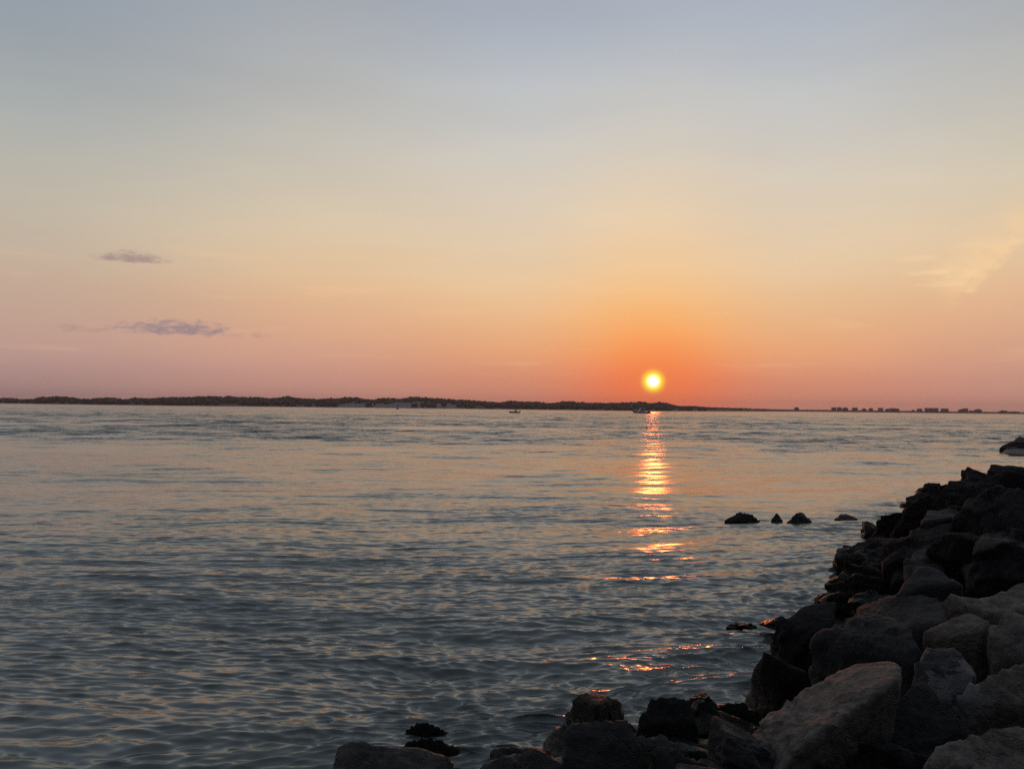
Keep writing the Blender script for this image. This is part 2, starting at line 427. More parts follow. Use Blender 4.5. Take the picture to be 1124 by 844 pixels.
def build_land():
    offs = np.array([-12, -4, 0, 3, 6, 10, 14, 20, 28, 36, 46, 58, 70, 84, 100, 120, 150, 190, 260, 300])
    P_, O_ = np.meshgrid(PXS, offs, indexing='ij')
    p, o = P_.ravel(), O_.ravel()
    _, d = prof(p)
    shore = d + 9 * fbm(np.stack([p * 0.02, p * 0, p * 0], 1), 4, 9)
    r = shore + o
    a_ = px_az(p)
    z = ground_z(p, o)
    nz = fbm(np.stack([r * np.sin(a_) * 0.03, r * np.cos(a_) * 0.03, 0 * r], 1), 5, 3)
    z = z + nz * 1.6 * np.clip(o / 40, 0, 1) * np.interp(p, [740, 820], [1, 0.15])
    z = np.where(o >= 300, -1.2, z)
    V = np.stack([r * np.sin(a_), r * np.cos(a_), z], 1)
    n = len(offs)
    i = np.arange(len(PXS) - 1)[:, None] * n + np.arange(n - 1)[None, :]
    F = np.stack([i, i + n, i + n + 1, i + 1], -1).reshape(-1, 4)
    m, q, pr = principled('dune_ground', **{'Roughness': 0.95})
    geo = q.n('ShaderNodeNewGeometry')
    at = q.n('ShaderNodeAttribute', attribute_name='sand')
    n1 = q.noise(geo.outputs['Position'], 0.06, 6, 0.65)
    f = q.ss(q.m('ADD', n1, q.m('MULTIPLY', q.m('SUBTRACT', at.outputs['Fac'], 0.5), 0.6)), 0.45, 0.6)
    q.link(q.mix(f, (0.075, 0.075, 0.055, 1), (0.20, 0.19, 0.185, 1)), pr.inputs['Base Color'])
    ob = mesh_np('terrain_dunes', V, F, m)
    sand = np.interp(p, [-650, 100, 270, 300, 365, 385, 395, 425, 440, 500, 515, 530, 545, 570, 580, 685, 705, 800, 900], [.1, .2, .5, .3, .5, .85, .8, .6, .95, .9, .35, .2, .6, .6, .1, .15, .55, .3, .1])
    sand = sand * np.clip((90 - o) / 30, 0.2, 1)
    at_ = ob.data.attributes.new('sand', 'FLOAT', 'POINT'); at_.data.foreach_set('value', sand.astype(np.float32))
    tag(ob, kind='structure')
build_land()

def build_scrub():
    v0, f0 = ico(2)
    VV, FF = [], []; base = 0
    N = 5200
    px = rng.uniform(-620, 1880, N * 2)
    dens = np.interp(px, [-620, 0, 260, 300, 360, 380, 430, 440, 500, 520, 730, 800, 860, 1880], [.8, 1, 1, .9, .8, .75, .8, .7, .75, 1, 1, .7, .30, .25])
    px = px[rng.uniform(0, 1, len(px)) < dens][:N]
    N = len(px)
    off = np.where(rng.uniform(0, 1, N) < 0.72, rng.uniform(48, 110, N), rng.uniform(10, 60, N))
    sandy = np.interp(px, [265, 300, 365, 380, 428, 440, 500, 512], [0, 0, 0, .8, .4, .8, .8, 0])
    off = np.where((sandy > rng.uniform(0, 1, N)) & (off < 60), rng.uniform(62, 115, N), off)
    off = np.where(px > 830, rng.uniform(20, 90, N), off)
    h, d = prof(px)
    low = np.interp(px, [740, 840], [0, 1])
    for i in range(N):
        gz = float(ground_z(np.array([px[i]]), off[i])[0])
        wav = 0.5 + 0.5 * math.sin(px[i] * 0.11 + 2 * math.sin(px[i] * 0.043)) * math.sin(px[i] * 0.031 + 1)
        room = max(0.3, (h[i] * (0.72 + 0.30 * wav) - gz))
        s = rng.uniform(1.3, 3.2) * (1 - 0.72 * low[i])
        top = gz + min(room * rng.uniform(0.55, 1.08), 5.5)
        hh = max(0.5, top - gz)
        rr_ = d[i] + off[i]; a_ = px_az(px[i])
        nv = 1 + 0.55 * vnoise(v0 * 2.1 + i * 3.7, 5)[:, None]
        v = v0 * nv * np.array([s * rng.uniform(0.9, 1.6), s * 1.2, hh * 0.52]) + np.array([rr_ * math.sin(a_), rr_ * math.cos(a_), gz + hh * 0.38])
        VV.append(v); FF.append(f0 + base); base += len(v0)
    m, q, pr = principled('scrub_leaves', **{'Roughness': 0.9})
    geo = q.n('ShaderNodeNewGeometry')
    n1 = q.noise(geo.outputs['Position'], 0.35, 5, 0.7)
    q.link(q.ramp(n1, [(0.3, (0.035, 0.042, 0.028, 1)), (0.7, (0.085, 0.09, 0.06, 1))]), pr.inputs['Base Color'])
    o = mesh_np('shore_scrub', np.concatenate(VV), np.concatenate(FF), m, smooth=False)
    tag(o, 'dark belt of scrub and low trees along the far dunes', 'scrub', kind='stuff')
build_scrub()

def box_bm(bm, x0, x1, y0, y1, z0, z1):
    vs = [bm.verts.new(c) for c in ((x0, y0, z0), (x1, y0, z0), (x1, y1, z0), (x0, y1, z0), (x0, y0, z1), (x1, y0, z1), (x1, y1, z1), (x0, y1, z1))]
    for f in ((0, 3, 2, 1), (4, 5, 6, 7), (0, 1, 5, 4), (1, 2, 6, 5), (2, 3, 7, 6), (3, 0, 4, 7)):
        bm.faces.new([vs[k] for k in f])

def obj_bm(name, bm, mat, parent=None):
    bmesh.ops.recalc_face_normals(bm, faces=bm.faces)
    me = bpy.data.meshes.new(name); bm.to_mesh(me); bm.free(); me.materials.append(mat)
    o = bpy.data.objects.new(name, me); COL.objects.link(o)
    if parent: o.parent = parent
    return o

def empty(name, loc, rz=0.0):
    o = bpy.data.objects.new(name, None); COL.objects.link(o)
    o.location = loc; o.rotation_euler = (0, 0, rz); o.empty_display_size = 0.3
    return o

def noisy_paint(name, col, rough=0.6, scale=2.0, amt=0.25):
    m, q, p = principled(name, **{'Roughness': rough})
    tcn = q.n('ShaderNodeTexCoord')
    n1 = q.noise(tcn.outputs['Object'], scale, 4, 0.6)
    c0 = tuple(c * (1 - amt) for c in col) + (1,); c1 = tuple(min(1, c * (1 + amt)) for c in col) + (1,)
    q.link(q.ramp(n1, [(0.3, c0), (0.7, c1)]), p.inputs['Base Color'])
    return m
M_SIDING = noisy_paint('weathered_siding', (0.24, 0.22, 0.20)); M_SHINGLE = noisy_paint('roof_shingle', (0.11, 0.10, 0.095))
M_PANE = noisy_paint('dark_glass', (0.03, 0.03, 0.035), 0.1); M_TRIM = noisy_paint('white_trim', (0.6, 0.6, 0.58))
M_PILE = noisy_paint('pile_wood', (0.12, 0.10, 0.08), 0.9)

def house(px, w_px, top_px, kind, label, group=None):
    _, d = prof(np.array([px])); d = float(d[0]) + 45
    w = w_px * d / FPX; gz = float(ground_z(np.array([px]), 45)[0])
    x, y = d * math.sin(px_az(px)), d * math.cos(px_az(px))
    total = max(3.2, top_px * d / FPX)             # height above the ground
    t = empty('beach_house', (x, y, gz), -px_az(px))
    st = 1.1 if total > 5 else 0.4
    wall_top = st + (total - st) * (0.62 if kind != 'flat' else 0.9)
    dep = max(8.0, w * 0.8)
    bm = bmesh.new()
    box_bm(bm, -w / 2, w / 2, -dep / 2, dep / 2, st, wall_top)
    obj_bm('wall', bm, M_SIDING, t)
    bm = bmesh.new()
    box_bm(bm, -w / 2 + 0.5, w / 2 - 0.5, -dep / 2 + 0.5, dep / 2 - 0.5, -0.8, st - 0.003)
    obj_bm('foundation', bm, M_PILE, t)
    bm = bmesh.new()
    e = 0.5
    if kind == 'gable':        # ridge along the front
        A = [(-w / 2 - e, -dep / 2 - e, wall_top), (w / 2 + e, -dep / 2 - e, wall_top), (w / 2 + e, dep / 2 + e, wall_top), (-w / 2 - e, dep / 2 + e, wall_top), (-w / 2 - e, 0, total), (w / 2 + e, 0, total)]
        fs = ((0, 1, 5, 4), (2, 3, 4, 5), (0, 4, 3), (1, 2, 5), (0, 3, 2, 1))
    elif kind == 'front':      # gable end to the water
        A = [(-w / 2 - e, -dep / 2 - e, wall_top), (w / 2 + e, -dep / 2 - e, wall_top), (w / 2 + e, dep / 2 + e, wall_top), (-w / 2 - e, dep / 2 + e, wall_top), (0, -dep / 2 - e, total), (0, dep / 2 + e, total)]
        fs = ((0, 3, 5, 4), (1, 4, 5, 2), (0, 4, 1), (2, 5, 3), (0, 1, 2, 3))
    elif kind == 'hip':
        A = [(-w / 2 - e, -dep / 2 - e, wall_top), (w / 2 + e, -dep / 2 - e, wall_top), (w / 2 + e, dep / 2 + e, wall_top), (-w / 2 - e, dep / 2 + e, wall_top), (-w / 5, 0, total), (w / 5, 0, total)]
        fs = ((0, 1, 5, 4), (2, 3, 4, 5), (0, 4, 3), (1, 2, 5), (0, 3, 2, 1))
    else:
        box_bm(bm, -w / 2 - e, w / 2 + e, -dep / 2 - e, dep / 2 + e, wall_top, total); A, fs = [], ()
    vs = [bm.verts.new(c) for c in A]
    for f in fs: bm.faces.new([vs[k] for k in f])
    obj_bm('roof', bm, M_SHINGLE, t)
    nwin = max(2, int(w / 3.2))
    for ix in np.linspace(-w / 2 + 1.4, w / 2 - 1.4, nwin):
        bm = bmesh.new(); box_bm(bm, ix - 0.5, ix + 0.5, -dep / 2 - 0.06, -dep / 2 + 0.05, st + 0.9, min(st + 2.3, wall_top - 0.2))
        obj_bm('window', bm, M_PANE, t)
    tag(t, label, 'house', group)
    return t

HOUSES = [
    (874.5, 4.5, 3.4, 'front', 'lone grey beach house left of all the others on the low spit'),
    (915.5, 4.6, 3.5, 'gable', 'first house of the left cluster of three on the low spit'),
    (921.5, 4.8, 3.8, 'hip', 'middle house of the left cluster of three on the spit'),
    (928.0, 5.6, 3.5, 'hip', 'third and widest house of the left cluster on the spit'),
    (938.5, 5.2, 3.3, 'flat', 'single flat roofed house just right of the left cluster'),
    (948.7, 4.2, 2.8, 'front', 'small gabled house, first of a spaced pair on the spit'),
    (956.0, 4.2, 3.2, 'hip', 'small hip roofed house, second of a spaced pair on the spit'),
    (966.7, 4.6, 3.4, 'gable', 'grey house standing alone before the dark joined row'),
    (974.5, 4.6, 2.7, 'hip', 'low house at the left of the dark joined row on the spit'),
    (979.6, 4.8, 3.3, 'gable', 'middle house of the dark joined row on the spit'),
    (984.5, 4.8, 3.0, 'hip', 'dark house at the right end of the joined row on the spit'),
    (1002.3, 2.8, 1.9, 'front', 'tiny low cottage after the wide gap on the spit'),
    (1009.5, 5.2, 3.2, 'hip', 'single house between the tiny cottage and the tall trio'),
    (1018.0, 4.6, 3.8, 'gable', 'left house of the tall trio on the spit'),
    (1022.7, 3.8, 4.0, 'front', 'middle house of the tall trio, its gable facing the water'),
    (1027.5, 4.4, 3.8, 'gable', 'right house of the tall trio on the spit'),
    (1037.0, 6.8, 3.3, 'flat', 'wide flat roofed house right of the tall trio'),
    (1054.5, 4.0, 3.0, 'front', 'gabled house joined to a flat one at the right of the row'),
    (1059.5, 5.2, 3.6, 'flat', 'flat roofed house with a gabled one joined to its left'),
    (1067.0, 5.0, 1.8, 'gable', 'long low shed beside the rightmost house of the row'),
    (1073.8, 6.4, 3.2, 'hip', 'rightmost hip roofed house at the end of the row'),
]
for a_ in HOUSES: house(*a_, group='beach houses along the low spit')

def far_tree(px, w_px, h_px, label):
    _, d = prof(np.array([px])); d = float(d[0]) + 30
    gz = float(ground_z(np.array([px]), 30)[0])
    t = empty('shore_tree', (d * math.sin(px_az(px)), d * math.cos(px_az(px)), gz), 0)
    w, h = w_px * d / FPX, h_px * d / FPX
    v0, f0 = ico(2); VV, FF, b_ = [], [], 0
    for k in range(26):
        c = np.array([rng.normal(0, w * 0.24), rng.normal(0, w * 0.2), h * rng.uniform(0.45, 0.85)])
        c[2] -= abs(c[0]) / w * h * 0.5
        v = v0 * (1 + 0.5 * vnoise(v0 * 2.3 + k * 5.1, 8)[:, None]) * rng.uniform(0.12, 0.2) * np.array([w, w, h * 1.3]) + c
        VV.append(v); FF.append(f0 + b_); b_ += len(v0)
    mesh_np('crown', np.concatenate(VV), np.concatenate(FF), bpy.data.materials['scrub_leaves'], False, t)
    bm = bmesh.new(); bmesh.ops.create_cone(bm, segments=8, radius1=0.35, radius2=0.2, depth=h * 0.6, matrix=Matrix.Translation((0, 0, h * 0.28)), cap_ends=True)
    obj_bm('trunk', bm, M_PILE, t)
    tag(t, label, 'tree')
far_tree(1101, 7, 2.4, 'dark bushy tree on the low spit right of the last house')
far_tree(1112, 8, 1.6, 'low spreading tree at the right end of the low spit')

# ------------------------------------------------------------------ boats and buoy
M_HULL_D = noisy_paint('dark_hull', (0.045, 0.045, 0.05), 0.4); M_HULL_W = noisy_paint('white_hull', (0.55, 0.54, 0.55), 0.35, 1.0, 0.12)
M_CABIN = noisy_paint('cabin_paint', (0.84, 0.74, 0.74), 0.35, 1.0, 0.1)
def hull_bm(L, B, D, sheer=0.35):
    """bow towards +X, waterline at z=0"""
    bm = bmesh.new(); rows = []
    N = 15
    for i in range(N):
        t = i / (N - 1); x = -L / 2 + L * t
        wv = B / 2 * (1 - max(0, (t - 0.45) / 0.55) ** 2.2) * (0.9 + 0.1 * min(1, t * 4))
        wv = max(wv, 0.03); top = D * (0.75 + sheer * t * t)
        keel = -0.3 * D * (1 - max(0, (t - 0.75) / 0.25) ** 2)
        xo = 0.12 * L * max(0, (t - 0.7) / 0.3) ** 2
        rows.append([bm.verts.new(c) for c in ((x + xo, -wv, top), (x + xo * 0.5, -wv * 0.86, top * 0.35), (x, -wv * 0.55, keel * 0.5), (x, 0, keel), (x, wv * 0.55, keel * 0.5), (x + xo * 0.5, wv * 0.86, top * 0.35), (x + xo, wv, top), (x + xo, 0, top - 0.12 * D))])
    for a_, b_ in zip(rows[:-1], rows[1:]):
        for k in range(8): bm.faces.new((a_[k], a_[(k + 1) % 8], b_[(k + 1) % 8], b_[k]))
    bm.faces.new(rows[0]); bm.faces.new(rows[-1][::-1])
    return bm

def tube(bm, a, b, r, seg=8):
    a, b = Vector(a), Vector(b); d = b - a
    mt = Matrix.Translation((a + b) / 2) @ d.to_track_quat('Z', 'Y').to_matrix().to_4x4()
    bmesh.ops.create_cone(bm, segments=seg, radius1=r, radius2=r, depth=d.length, matrix=mt, cap_ends=True)

p = at_z(565, 453.3, 0.0)
sk = empty('motor_skiff', tuple(p), math.radians(198))
obj_bm('hull', hull_bm(5.0, 1.9, 0.75), M_HULL_D, sk)
bm = bmesh.new(); box_bm(bm, -0.9, -0.1, -0.35, 0.35, 0.4, 1.35); obj_bm('console', bm, M_HULL_W, sk)
for x_ in (-1.2, 0.2):
    for y_ in (-0.55, 0.55):
        bm = bmesh.new(); tube(bm, (x_, y_, 0.45), (x_, y_, 2.25), 0.035); obj_bm('canopy_post', bm, M_TRIM, sk)
bm = bmesh.new(); box_bm(bm, -1.5, 0.5, -0.8, 0.8, 2.25, 2.33); obj_bm('canopy', bm, M_HULL_D, sk)
bm = bmesh.new(); box_bm(bm, -2.85, -2.5, -0.22, 0.22, 0.55, 1.25); box_bm(bm, -2.8, -2.62, -0.08, 0.08, -0.4, 0.55); obj_bm('outboard_motor', bm, M_HULL_D, sk)
bm = bmesh.new(); box_bm(bm, -0.2, -0.12, -0.3, 0.3, 1.35, 1.8); obj_bm('windscreen', bm, M_PANE, sk)
tag(sk, 'small dark open motorboat with a canopy heading left off the far shore', 'boat')

p = at_z(705, 453.6, 0.0)
cb = empty('cabin_cruiser', tuple(p), math.radians(180))
obj_bm('hull', hull_bm(9.6, 2.8, 1.25), M_HULL_W, cb)
bm = bmesh.new()
vs = [(-1.6, 1.05), (1.9, 1.05), (1.2, 2.9), (-1.6, 3.0)]
lo = [bm.verts.new((x_, -1.05, z_)) for x_, z_ in vs]; hi = [bm.verts.new((x_, 1.05, z_)) for x_, z_ in vs]
bm.faces.new(lo); bm.faces.new(hi[::-1])
for k in range(4): bm.faces.new((lo[k], hi[k], hi[(k + 1) % 4], lo[(k + 1) % 4]))
cabin = obj_bm('cabin', bm, M_CABIN, cb)
for s_ in (-1, 1):
    bm = bmesh.new(); box_bm(bm, -1.2, 0.9, s_ * 1.06 - 0.03, s_ * 1.06 + 0.03, 1.9, 2.5); obj_bm('window', bm, M_PANE, cabin)
bm = bmesh.new(); box_bm(bm, -2.0, 1.5, -1.2, 1.2, 3.01, 3.12); obj_bm('roof', bm, M_CABIN, cb)
bm = bmesh.new()
tube(bm, (-0.2, 0, 3.1), (-0.2, 0, 5.0), 0.05)
obj_bm('mast', bm, M_TRIM, cb)
bm = bmesh.new()
for x_ in (1.8, 2.8, 3.7):
    for s_ in (-1, 1): tube(bm, (x_, s_ * (1.25 - (x_ - 1.8) * 0.33), 1.15), (x_, s_ * (1.2 - (x_ - 1.8) * 0.33), 1.75), 0.025)
for s_ in (-1, 1): tube(bm, (1.8, s_ * 1.2, 1.75), (3.9, s_ * 0.5, 1.8), 0.025)
obj_bm('rail', bm, M_TRIM, cb)
bm = bmesh.new(); box_bm(bm, -4.2, -3.2, -0.5, 0.5, 0.8, 1.5); obj_bm('engine_cover', bm, M_HULL_D, cb)
tag(cb, 'white cabin boat with a raised cabin right below the setting sun', 'boat')

p = at_z(436.2, 449.2, 0.0)
by = empty('channel_buoy', tuple(p), 0)
bm = bmesh.new(); bmesh.ops.create_cone(bm, segments=16, radius1=1.1, radius2=0.9, depth=1.1, matrix=Matrix.Translation((0, 0, 0.25)), cap_ends=True); obj_bm('float', bm, M_HULL_D, by)
bm = bmesh.new()
for k in range(3): tube(bm, (0.8 * math.cos(k * 2.1), 0.8 * math.sin(k * 2.1), 0.7), (0.15 * math.cos(k * 2.1), 0.15 * math.sin(k * 2.1), 3.6), 0.06)
tube(bm, (0, 0, 0.6), (0, 0, 4.4), 0.08)
obj_bm('tower', bm, M_HULL_D, by)
bm = bmesh.new(); bmesh.ops.create_icosphere(bm, subdivisions=2, radius=0.3, matrix=Matrix.Translation((0, 0, 4.5))); obj_bm('lamp', bm, M_HULL_D, by)
tag(by, 'small dark channel buoy floating before the pale dunes', 'buoy')

# ------------------------------------------------------------------ the jetty: bed and rocks
def shore_d(p):
    """signed distance inland (to the right of the waterline)"""
    best, sgn = 1e9, 1
    for a_, b_ in zip(WL[:-1], WL[1:]):
        ab = b_ - a_; t = np.clip(np.dot(p - a_, ab) / np.dot(ab, ab), 0, 1)
        q_ = a_ + ab * t; d = np.linalg.norm(p - q_)
        if d < best:
            best = d; c = ab[0] * (p - a_)[1] - ab[1] * (p - a_)[0]; sgn = -1 if c > 0 else 1
    return best * sgn
def bed_z(d): return float(np.interp(d, [-4, 0, 1.5, 3.0, 4.5, 8], [-2.0, -0.7, -0.25, 0.2, 0.5, 0.8]))

def build_bed():
    pts = []
    dense = []
    for a_, b_ in zip(WL[:-1], WL[1:]):
        n = max(2, int(np.linalg.norm(b_ - a_) / 0.7))
        for k in range(n): dense.append(a_ + (b_ - a_) * k / n)
    dense.append(WL[-1]); dense = np.array(dense)
    ds = [-4, -2, -1, 0, 0.7, 1.5, 2.2, 3, 3.7, 4.5, 6, 8, 11]
    tng = np.gradient(dense, axis=0); tng /= np.linalg.norm(tng, axis=1)[:, None]
    for _ in range(12): tng[1:-1] = (tng[:-2] + tng[1:-1] * 2 + tng[2:]) / 4
    nr = np.stack([tng[:, 1], -tng[:, 0]], 1); nr /= np.linalg.norm(nr, axis=1)[:, None]
    V = np.array([[*(dense[i] + nr[i] * d), bed_z(d)] for i in range(len(dense)) for d in ds])
    V[:, 2] += 0.22 * fbm(V * 1.3, 3, 2)
    n = len(ds)
    i = np.arange(len(dense) - 1)[:, None] * n + np.arange(n - 1)[None, :]
    F = np.stack([i, i + 1, i + n + 1, i + n], -1).reshape(-1, 4)[:, ::-1]
    tag(mesh_np('jetty_ground', V, F, M_BED), kind='structure')
build_bed()

def planes_random(seed, n=13, flat=0.0):
    """a split quarry block: six tilted faces and a few knocked-off corners"""
    r_ = np.random.default_rng(seed)
    N_, D_ = [], []
    for ax in range(3):
        for sg in (-1, 1):
            v = r_.normal(0, 0.23, 3); v[ax] = sg; N_.append(v / np.linalg.norm(v)); D_.append(r_.uniform(0.66, 0.92))
    for k in range(n - 6):
        v = r_.normal(0, 1, 3); v[2] = v[2] * 0.6 + 0.35; N_.append(v / np.linalg.norm(v)); D_.append(r_.uniform(0.78, 1.08))
    return np.array(N_), np.array(D_)

def planes_hull(P):
    c = P.mean(0)
    bm = bmesh.new()
    for q_ in P: bm.verts.new(q_ - c)
    bmesh.ops.convex_hull(bm, input=bm.verts)
    bm.normal_update()
    N_, D_ = [], []
    for f in bm.faces:
        n_ = np.array(f.normal); d = float(np.dot(n_, np.array(f.verts[0].co)))
        if d < 0: n_, d = -n_, -d
        if any(np.dot(n_, m_) > 0.9995 and abs(d - e) < 1e-3 for m_, e in zip(N_, D_)): continue
        N_.append(n_); D_.append(max(d, 0.02))
    bm.free()
    return c, np.array(N_), np.array(D_)

def rock_surface(N_, D_, level, seed, size, sharp=16, rough=1.0, scale=(1, 1, 1), facet=1.0):
    v, f = ico(level)
    s = np.maximum(v @ N_.T, 0) / D_[None, :]
    r_ = (s ** sharp).sum(1) ** (-1.0 / sharp)
    p_ = v * r_[:, None] * np.array(scale)
    off = seed * 7.31
    q_ = p_ / size
    d = 0.022 * size * fbm(q_ * 2.0 + off, 3, seed, 0.5)
    d += 0.028 * size * (np.abs(fbm(q_ * 5.0 + off + 50, 4, seed + 3, 0.6)) * -2 + 0.5)
    d += 0.014 * size * fbm(q_ * 17 + off + 20, 3, seed + 7, 0.6)
    # chipped steps along the bedding
    ph = q_ @ np.array([0.25, 0.2, 1.0]) * 6 + 1.5 * fbm(q_ * 2 + off + 9, 3, seed + 5)
    d += 0.019 * size * np.tanh(9 * np.sin(ph * 2.2))
    K = 34                      # broken facets: each patch of the skin sits a little in or out and tilted
    r_g = np.random.default_rng(seed * 13 + 1)
    sp_ = r_g.normal(0, 1, (K, 3)); sp_ /= np.linalg.norm(sp_, axis=1)[:, None]
    sp_ *= 1 + r_g.normal(0, 0.15, (K, 1))
    wv_ = v + 0.10 * np.stack([fbm(v * 3 + off + q_, 3, seed + 9) for q_ in (0, 31, 62)], 1)
    dd = ((wv_[:, None, :] - sp_[None]) ** 2).sum(2)
    wt_ = np.exp(-(dd - dd.min(1, keepdims=True)) * 160)
    wt_ /= wt_.sum(1, keepdims=True)
    tilt = r_g.normal(0, 0.10, (K, 3))
    val = r_g.normal(0, 0.04, K)[None, :] + (v[:, None, :] * tilt[None]).sum(2) - (sp_ * tilt).sum(1)[None, :]
    d += size * 0.9 * facet * (wt_ * val).sum(1)
    nrm_ = v / np.array(scale); nrm_ /= np.linalg.norm(nrm_, axis=1)[:, None]
    p_ = p_ + nrm_ * (d * rough)[:, None]
    return p_, f

FOOT = []    # centres and radii of placed rocks, for the fill
GROUP = 'dark armour rocks of the jetty'
def add_rock(pts, f, mat, c, label, group=GROUP, name='rock'):
    o = mesh_np(name, pts, f, mat)
    o.location = tuple(c)
    rad = 0.5 * max(np.ptp(pts[:, 0]), np.ptp(pts[:, 1]))
    FOOT.append((c[0], c[1], rad))
    tag(o, label, 'rock', group)
    return o

_seed = [100]
def hull_rock(top, mat, label, base_z=-0.5, grow=1.12, level=5, sharp=60, rough=1.0, back=0.0):
    """a boulder from the corners read off its visible faces; base corners spread below them"""
    _seed[0] += 1
    P = np.array([at_z(*t) for t in top])
    c2 = P.mean(0)
    if back:   # depth behind the visible faces
        away = np.array([c2[0], c2[1], 0]); away /= np.linalg.norm(away)
        B2 = P[P[:, 2] > P[:, 2].mean()] + away * back; B2[:, 2] -= 0.12
        P = np.concatenate([P, B2])
    B = P.copy(); B[:, :2] = c2[:2] + (B[:, :2] - c2[:2]) * grow; B[:, 2] = base_z
    P = np.concatenate([P, B])
    c, N_, D_ = planes_hull(P)
    size = np.linalg.norm(np.ptp(np.array([at_z(*t) for t in top])[:, :2], axis=0)) * 0.62
    pts, f = rock_surface(N_, D_, level, _seed[0], max(size, 0.3), sharp, rough, facet=0.32)
    return add_rock(pts, f, mat, c, label)

def tilt_xy(pts, seed, deg):
    r_ = np.random.default_rng(seed + 999); a_, b_ = np.radians(r_.normal(0, deg, 2))
    A = np.array([[1, 0, 0], [0, math.cos(a_), -math.sin(a_)], [0, math.sin(a_), math.cos(a_)]])
    B = np.array([[math.cos(b_), 0, math.sin(b_)], [0, 1, 0], [-math.sin(b_), 0, math.cos(b_)]])
    return pts @ (A @ B).T

def cut_rock(px, py, w, h, zb, mat, label, level=5, depth=0.9, yaw=None, n=13, group=GROUP, sharp=80, sink=0.35, seed=None):
    _seed[0] += 1
    sd_ = seed or _seed[0]
    b = at_z(px, py, zb)
    dist = math.hypot(b[0], b[1])
    wm, hm = w * dist / FPX * 0.60, h * dist / FPX
    away = np.array([b[0], b[1]]) / dist
    sn = (CAM_H - zb) / dist
    depth = min(depth, max(0.35, 0.55 * hm / (1.6 * wm * sn)))
    hm = max(0.5 * hm, hm - 1.0 * wm * depth * sn)
    c = np.array([b[0] + away[0] * wm * depth * 0.6, b[1] + away[1] * wm * depth * 0.6, zb])
    H = hm * (1 + sink) * 0.62
    c[2] = zb + hm - H * 0.92
    N_, D_ = planes_random(sd_, n)
    pts, f = rock_surface(N_, D_, level, sd_, (wm + H) * 0.7, sharp, 1.0, (wm * 1.12, wm * depth * 1.1, H * 1.12), facet=1.5)
    pts = tilt_xy(pts, sd_, 15)
    az_ = -math.atan2(b[0], b[1]) + (yaw or 0)
    ca, sa = math.cos(az_), math.sin(az_)
    pts = pts @ np.array([[ca, -sa, 0], [sa, ca, 0], [0, 0, 1]]).T
    return add_rock(pts, f, mat, c, label, group)

# rocks standing in the water, away from the bank
def dome_rock(x0, x1, ybase, peaks, label, mat=M_BLACK):
    """a low rock awash: peaks are (x, y, z) along its back, the foot spreads under the water"""
    w = x1 - x0; x0 -= 0.08 * w; x1 += 0.08 * w; peaks = [(a_, b_ - 0.2, c_) for a_, b_, c_ in peaks]
    P = [(x0, ybase - 0.4, 0.02), (x1, ybase - 0.4, 0.02), (x0 + 0.25 * w, ybase + 0.8, 0.0), (x0 + 0.75 * w, ybase + 0.8, 0.0)] + peaks
    return hull_rock(P, mat, label, base_z=-0.35, grow=1.0, rough=0.9)
dome_rock(797, 833, 572, [(806, 565.5, .16), (813, 562.5, .24), (826, 564.5, .20)], 'long low black rock in open water, leftmost of the four offshore')
dome_rock(847, 858.5, 571.5, [(852, 562.5, .24), (854, 564, .2)], 'tiny pointed black rock in open water between two larger rocks')
dome_rock(865, 890, 573, [(873, 564.5, .22), (878, 562, .27), (882, 563.5, .23)], 'humped black rock in open water beside the tiny pointed one')
dome_rock(918, 940, 570, [(923, 563.5, .15), (930, 564, .14)], 'flat black rock nearly awash, nearest the bank of the four offshore')
cut_rock(907, 619, 14, 4, -0.03, M_BLACK, 'dark rock just breaking the surface off the flat waterline slab', depth=0.6)
cut_rock(812, 689, 26, 5, -0.04, M_BLACK, 'thin dark rock just breaking the surface left of the bank', depth=0.5)
# bottom row, left to right
dome_rock(443, 492, 806, [(455, 794, .14), (468, 791, .18), (481, 796, .12)], 'low black wet rock awash behind the long flat boulder')
dome_rock(437, 503, 827, [(450, 811, .20), (470, 807, .24), (491, 813, .18)], 'black rock wedged just behind the long flat boulder')
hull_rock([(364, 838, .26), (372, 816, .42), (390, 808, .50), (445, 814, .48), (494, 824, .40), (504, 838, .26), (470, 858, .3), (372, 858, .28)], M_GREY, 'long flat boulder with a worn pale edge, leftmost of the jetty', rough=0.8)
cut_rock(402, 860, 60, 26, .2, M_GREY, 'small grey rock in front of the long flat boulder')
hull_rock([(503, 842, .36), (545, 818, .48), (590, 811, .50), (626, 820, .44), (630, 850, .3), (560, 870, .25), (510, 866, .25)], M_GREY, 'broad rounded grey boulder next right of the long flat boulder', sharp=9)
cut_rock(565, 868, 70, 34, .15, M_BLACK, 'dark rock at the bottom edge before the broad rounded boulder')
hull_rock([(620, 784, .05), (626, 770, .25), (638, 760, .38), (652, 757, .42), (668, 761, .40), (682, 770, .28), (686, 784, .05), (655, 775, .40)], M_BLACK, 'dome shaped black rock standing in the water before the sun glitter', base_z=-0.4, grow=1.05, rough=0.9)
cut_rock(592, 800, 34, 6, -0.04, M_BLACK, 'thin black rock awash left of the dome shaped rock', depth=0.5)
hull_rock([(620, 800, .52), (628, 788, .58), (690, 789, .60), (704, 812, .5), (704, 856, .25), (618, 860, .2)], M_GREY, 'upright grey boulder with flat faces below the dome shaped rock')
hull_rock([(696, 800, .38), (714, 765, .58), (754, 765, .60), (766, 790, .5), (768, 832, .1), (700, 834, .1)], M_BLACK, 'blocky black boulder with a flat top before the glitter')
cut_rock(775, 792, 24, 28, 0.0, M_BLACK, 'small upright black rock right of the blocky flat topped boulder')
